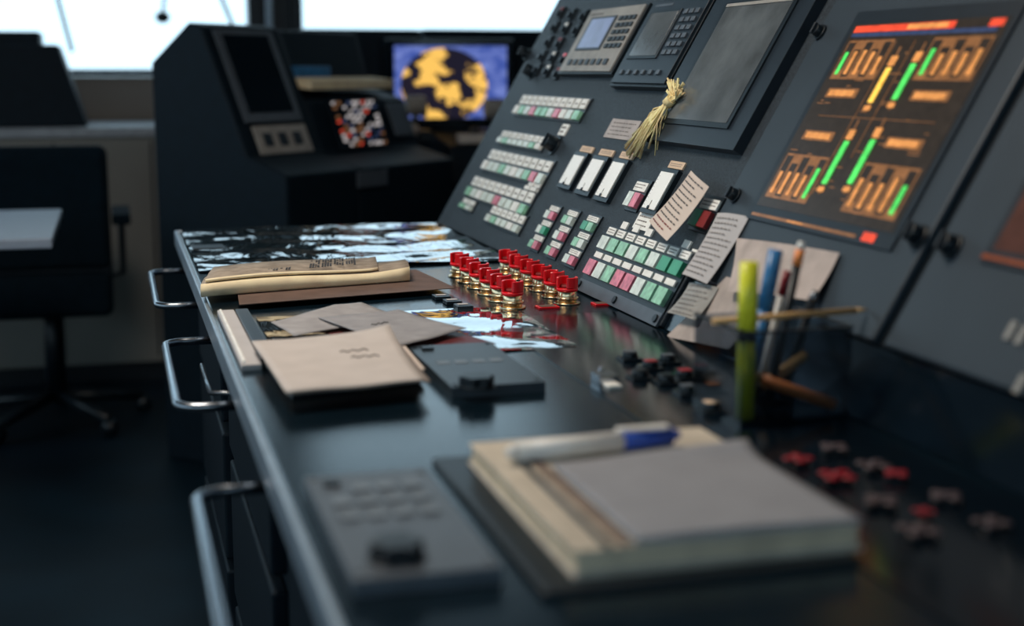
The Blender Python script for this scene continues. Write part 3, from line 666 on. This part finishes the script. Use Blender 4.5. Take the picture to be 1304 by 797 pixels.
x,z=bk(500,172,5.05); b=B(); b.box((x-.06,5.0,.945),(x+.075,5.07,.966),bezel); b.tube([(x-.06,5.03,.985),(x-.02,5.03,.99),(x+.075,5.03,.985)],.018,beige,12); b.sph((x+.07,5.03,.985),.024,beige); b.sph((x-.06,5.03,.985),.024,beige); b.done('telephone_handset',parent=RC)
x,z=bk(605,180,5.0); b=B(); b.box((x-.06,4.98,.937),(x+.06,5.04,.97),beige); b.cyl((x,5.01,.97),(x,5.01,.99),.02,.018,black); b.done('trackball_unit',.004,parent=RC)
# ------------------------------------------------------------ left side background
b=B(); Yc=5.6; xr_,_=bk(197,200,Yc); YB=FY-.01
b.box((-3.0,Yc,.08),(xr_+.25,YB,.95),cabm); b.box((-3.0,Yc+.04,0),(xr_+.25,YB,.08),black); b.box((-3.0,Yc-.02,.95),(xr_+.25,YB,.985),counterm)
for px in(-260,-110,74,197):
    x,_=bk(px,300,Yc); b.box((x-.004,Yc-.003,.1),(x+.004,Yc+.001,.93),black)
b.done('storage_cabinet',.004)
xc,_=bk(112,158,Yc+.1); xd,zd=bk(74,57,Yc+.1)
b=B(); z0=.985; b.prism([(-1.3,Yc+.05,z0),(xc,Yc+.05,z0),(xd,Yc+.05,zd),(-1.3,Yc+.05,zd)],(0,.42,0),bodym); x2,z2=bk(50,40,Yc+.1)
b.box((-1.25,Yc+.1,zd),(x2,Yc+.4,z2),bodym); b.done('electronics_housing',.008)
xt,yt=desk(77,303,.80); xt2,yt2=desk(70,266,.80)
TB=empty('side_table'); xe=(xt+xt2)/2
b=B(); b.box((-1.15,yt,.775),(xe,yt2,.80),tabm); b.done('table_top',.004,parent=TB)
b=B()
for x in(-1.1,xe-.30):
    for y in(yt+.04,yt2-.04): b.cyl((x,y,0),(x,y,.775),.018,.018,black)
b.done('table_legs',parent=TB)
CH=empty('helm_chair'); Yh=4.75; xl,_=bk(-30,300,Yh); xr2,_=bk(141,300,Yh); zt=bk(100,186,Yh)[1]; xm=(xl+xr2)/2; hw=(xr2-xl)/2
b=B(); b.box((xl,Yh,.56),(xr2,Yh+.09,zt),fabric); b.done('backrest',.03,parent=CH,seg=4)
b=B(); b.box((xl,Yh+.02,.40),(xr2,Yh+.52,.55),fabric); b.done('seat_cushion',.03,parent=CH,seg=4)
b=B()
for s_ in(-1,1):
    xx=xm+s_*(hw+.035); b.box((xx-.03,Yh+.03,.70),(xx+.03,Yh+.36,.735),fabric); b.tube([(xx,Yh+.2,.70),(xx,Yh+.2,.52),(xm+s_*hw*.7,Yh+.2,.50)],.012,black)
b.done('armrests',.008,parent=CH)
b=B(); b.cyl((xm,Yh+.27,.08),(xm,Yh+.27,.46),.035,.03,black); 
for k in range(5):
    a=k*2*math.pi/5+.3; e=(xm+math.cos(a)*.3,Yh+.27+math.sin(a)*.3,.055); b.tube([(xm,Yh+.27,.1),e],.018,black); b.sph((e[0],e[1],.03),.03,black)
b.done('pedestal_base',parent=CH)
# ------------------------------------------------------------ light
w=bpy.data.worlds.new('overcast_sky'); S.world=w; w.use_nodes=True; bg=w.node_tree.nodes['Background']; bg.inputs[0].default_value=(0.56,0.79,0.94,1); bg.inputs[1].default_value=1.85
def area(name,loc,size,e,col,rot=(0,0,0)):
    l=bpy.data.lights.new(name,'AREA'); l.shape='RECTANGLE'; l.size=size[0]; l.size_y=size[1]; l.energy=e; l.color=col
    o=bpy.data.objects.new(name,l); S.collection.objects.link(o); o.location=loc; o.rotation_euler=rot
area('added_warm_fill',(-.2,1.9,2.62),(.7,.7),34,(1,.88,.75))  # added overhead fill that warms the papers, no actual luminaire known here
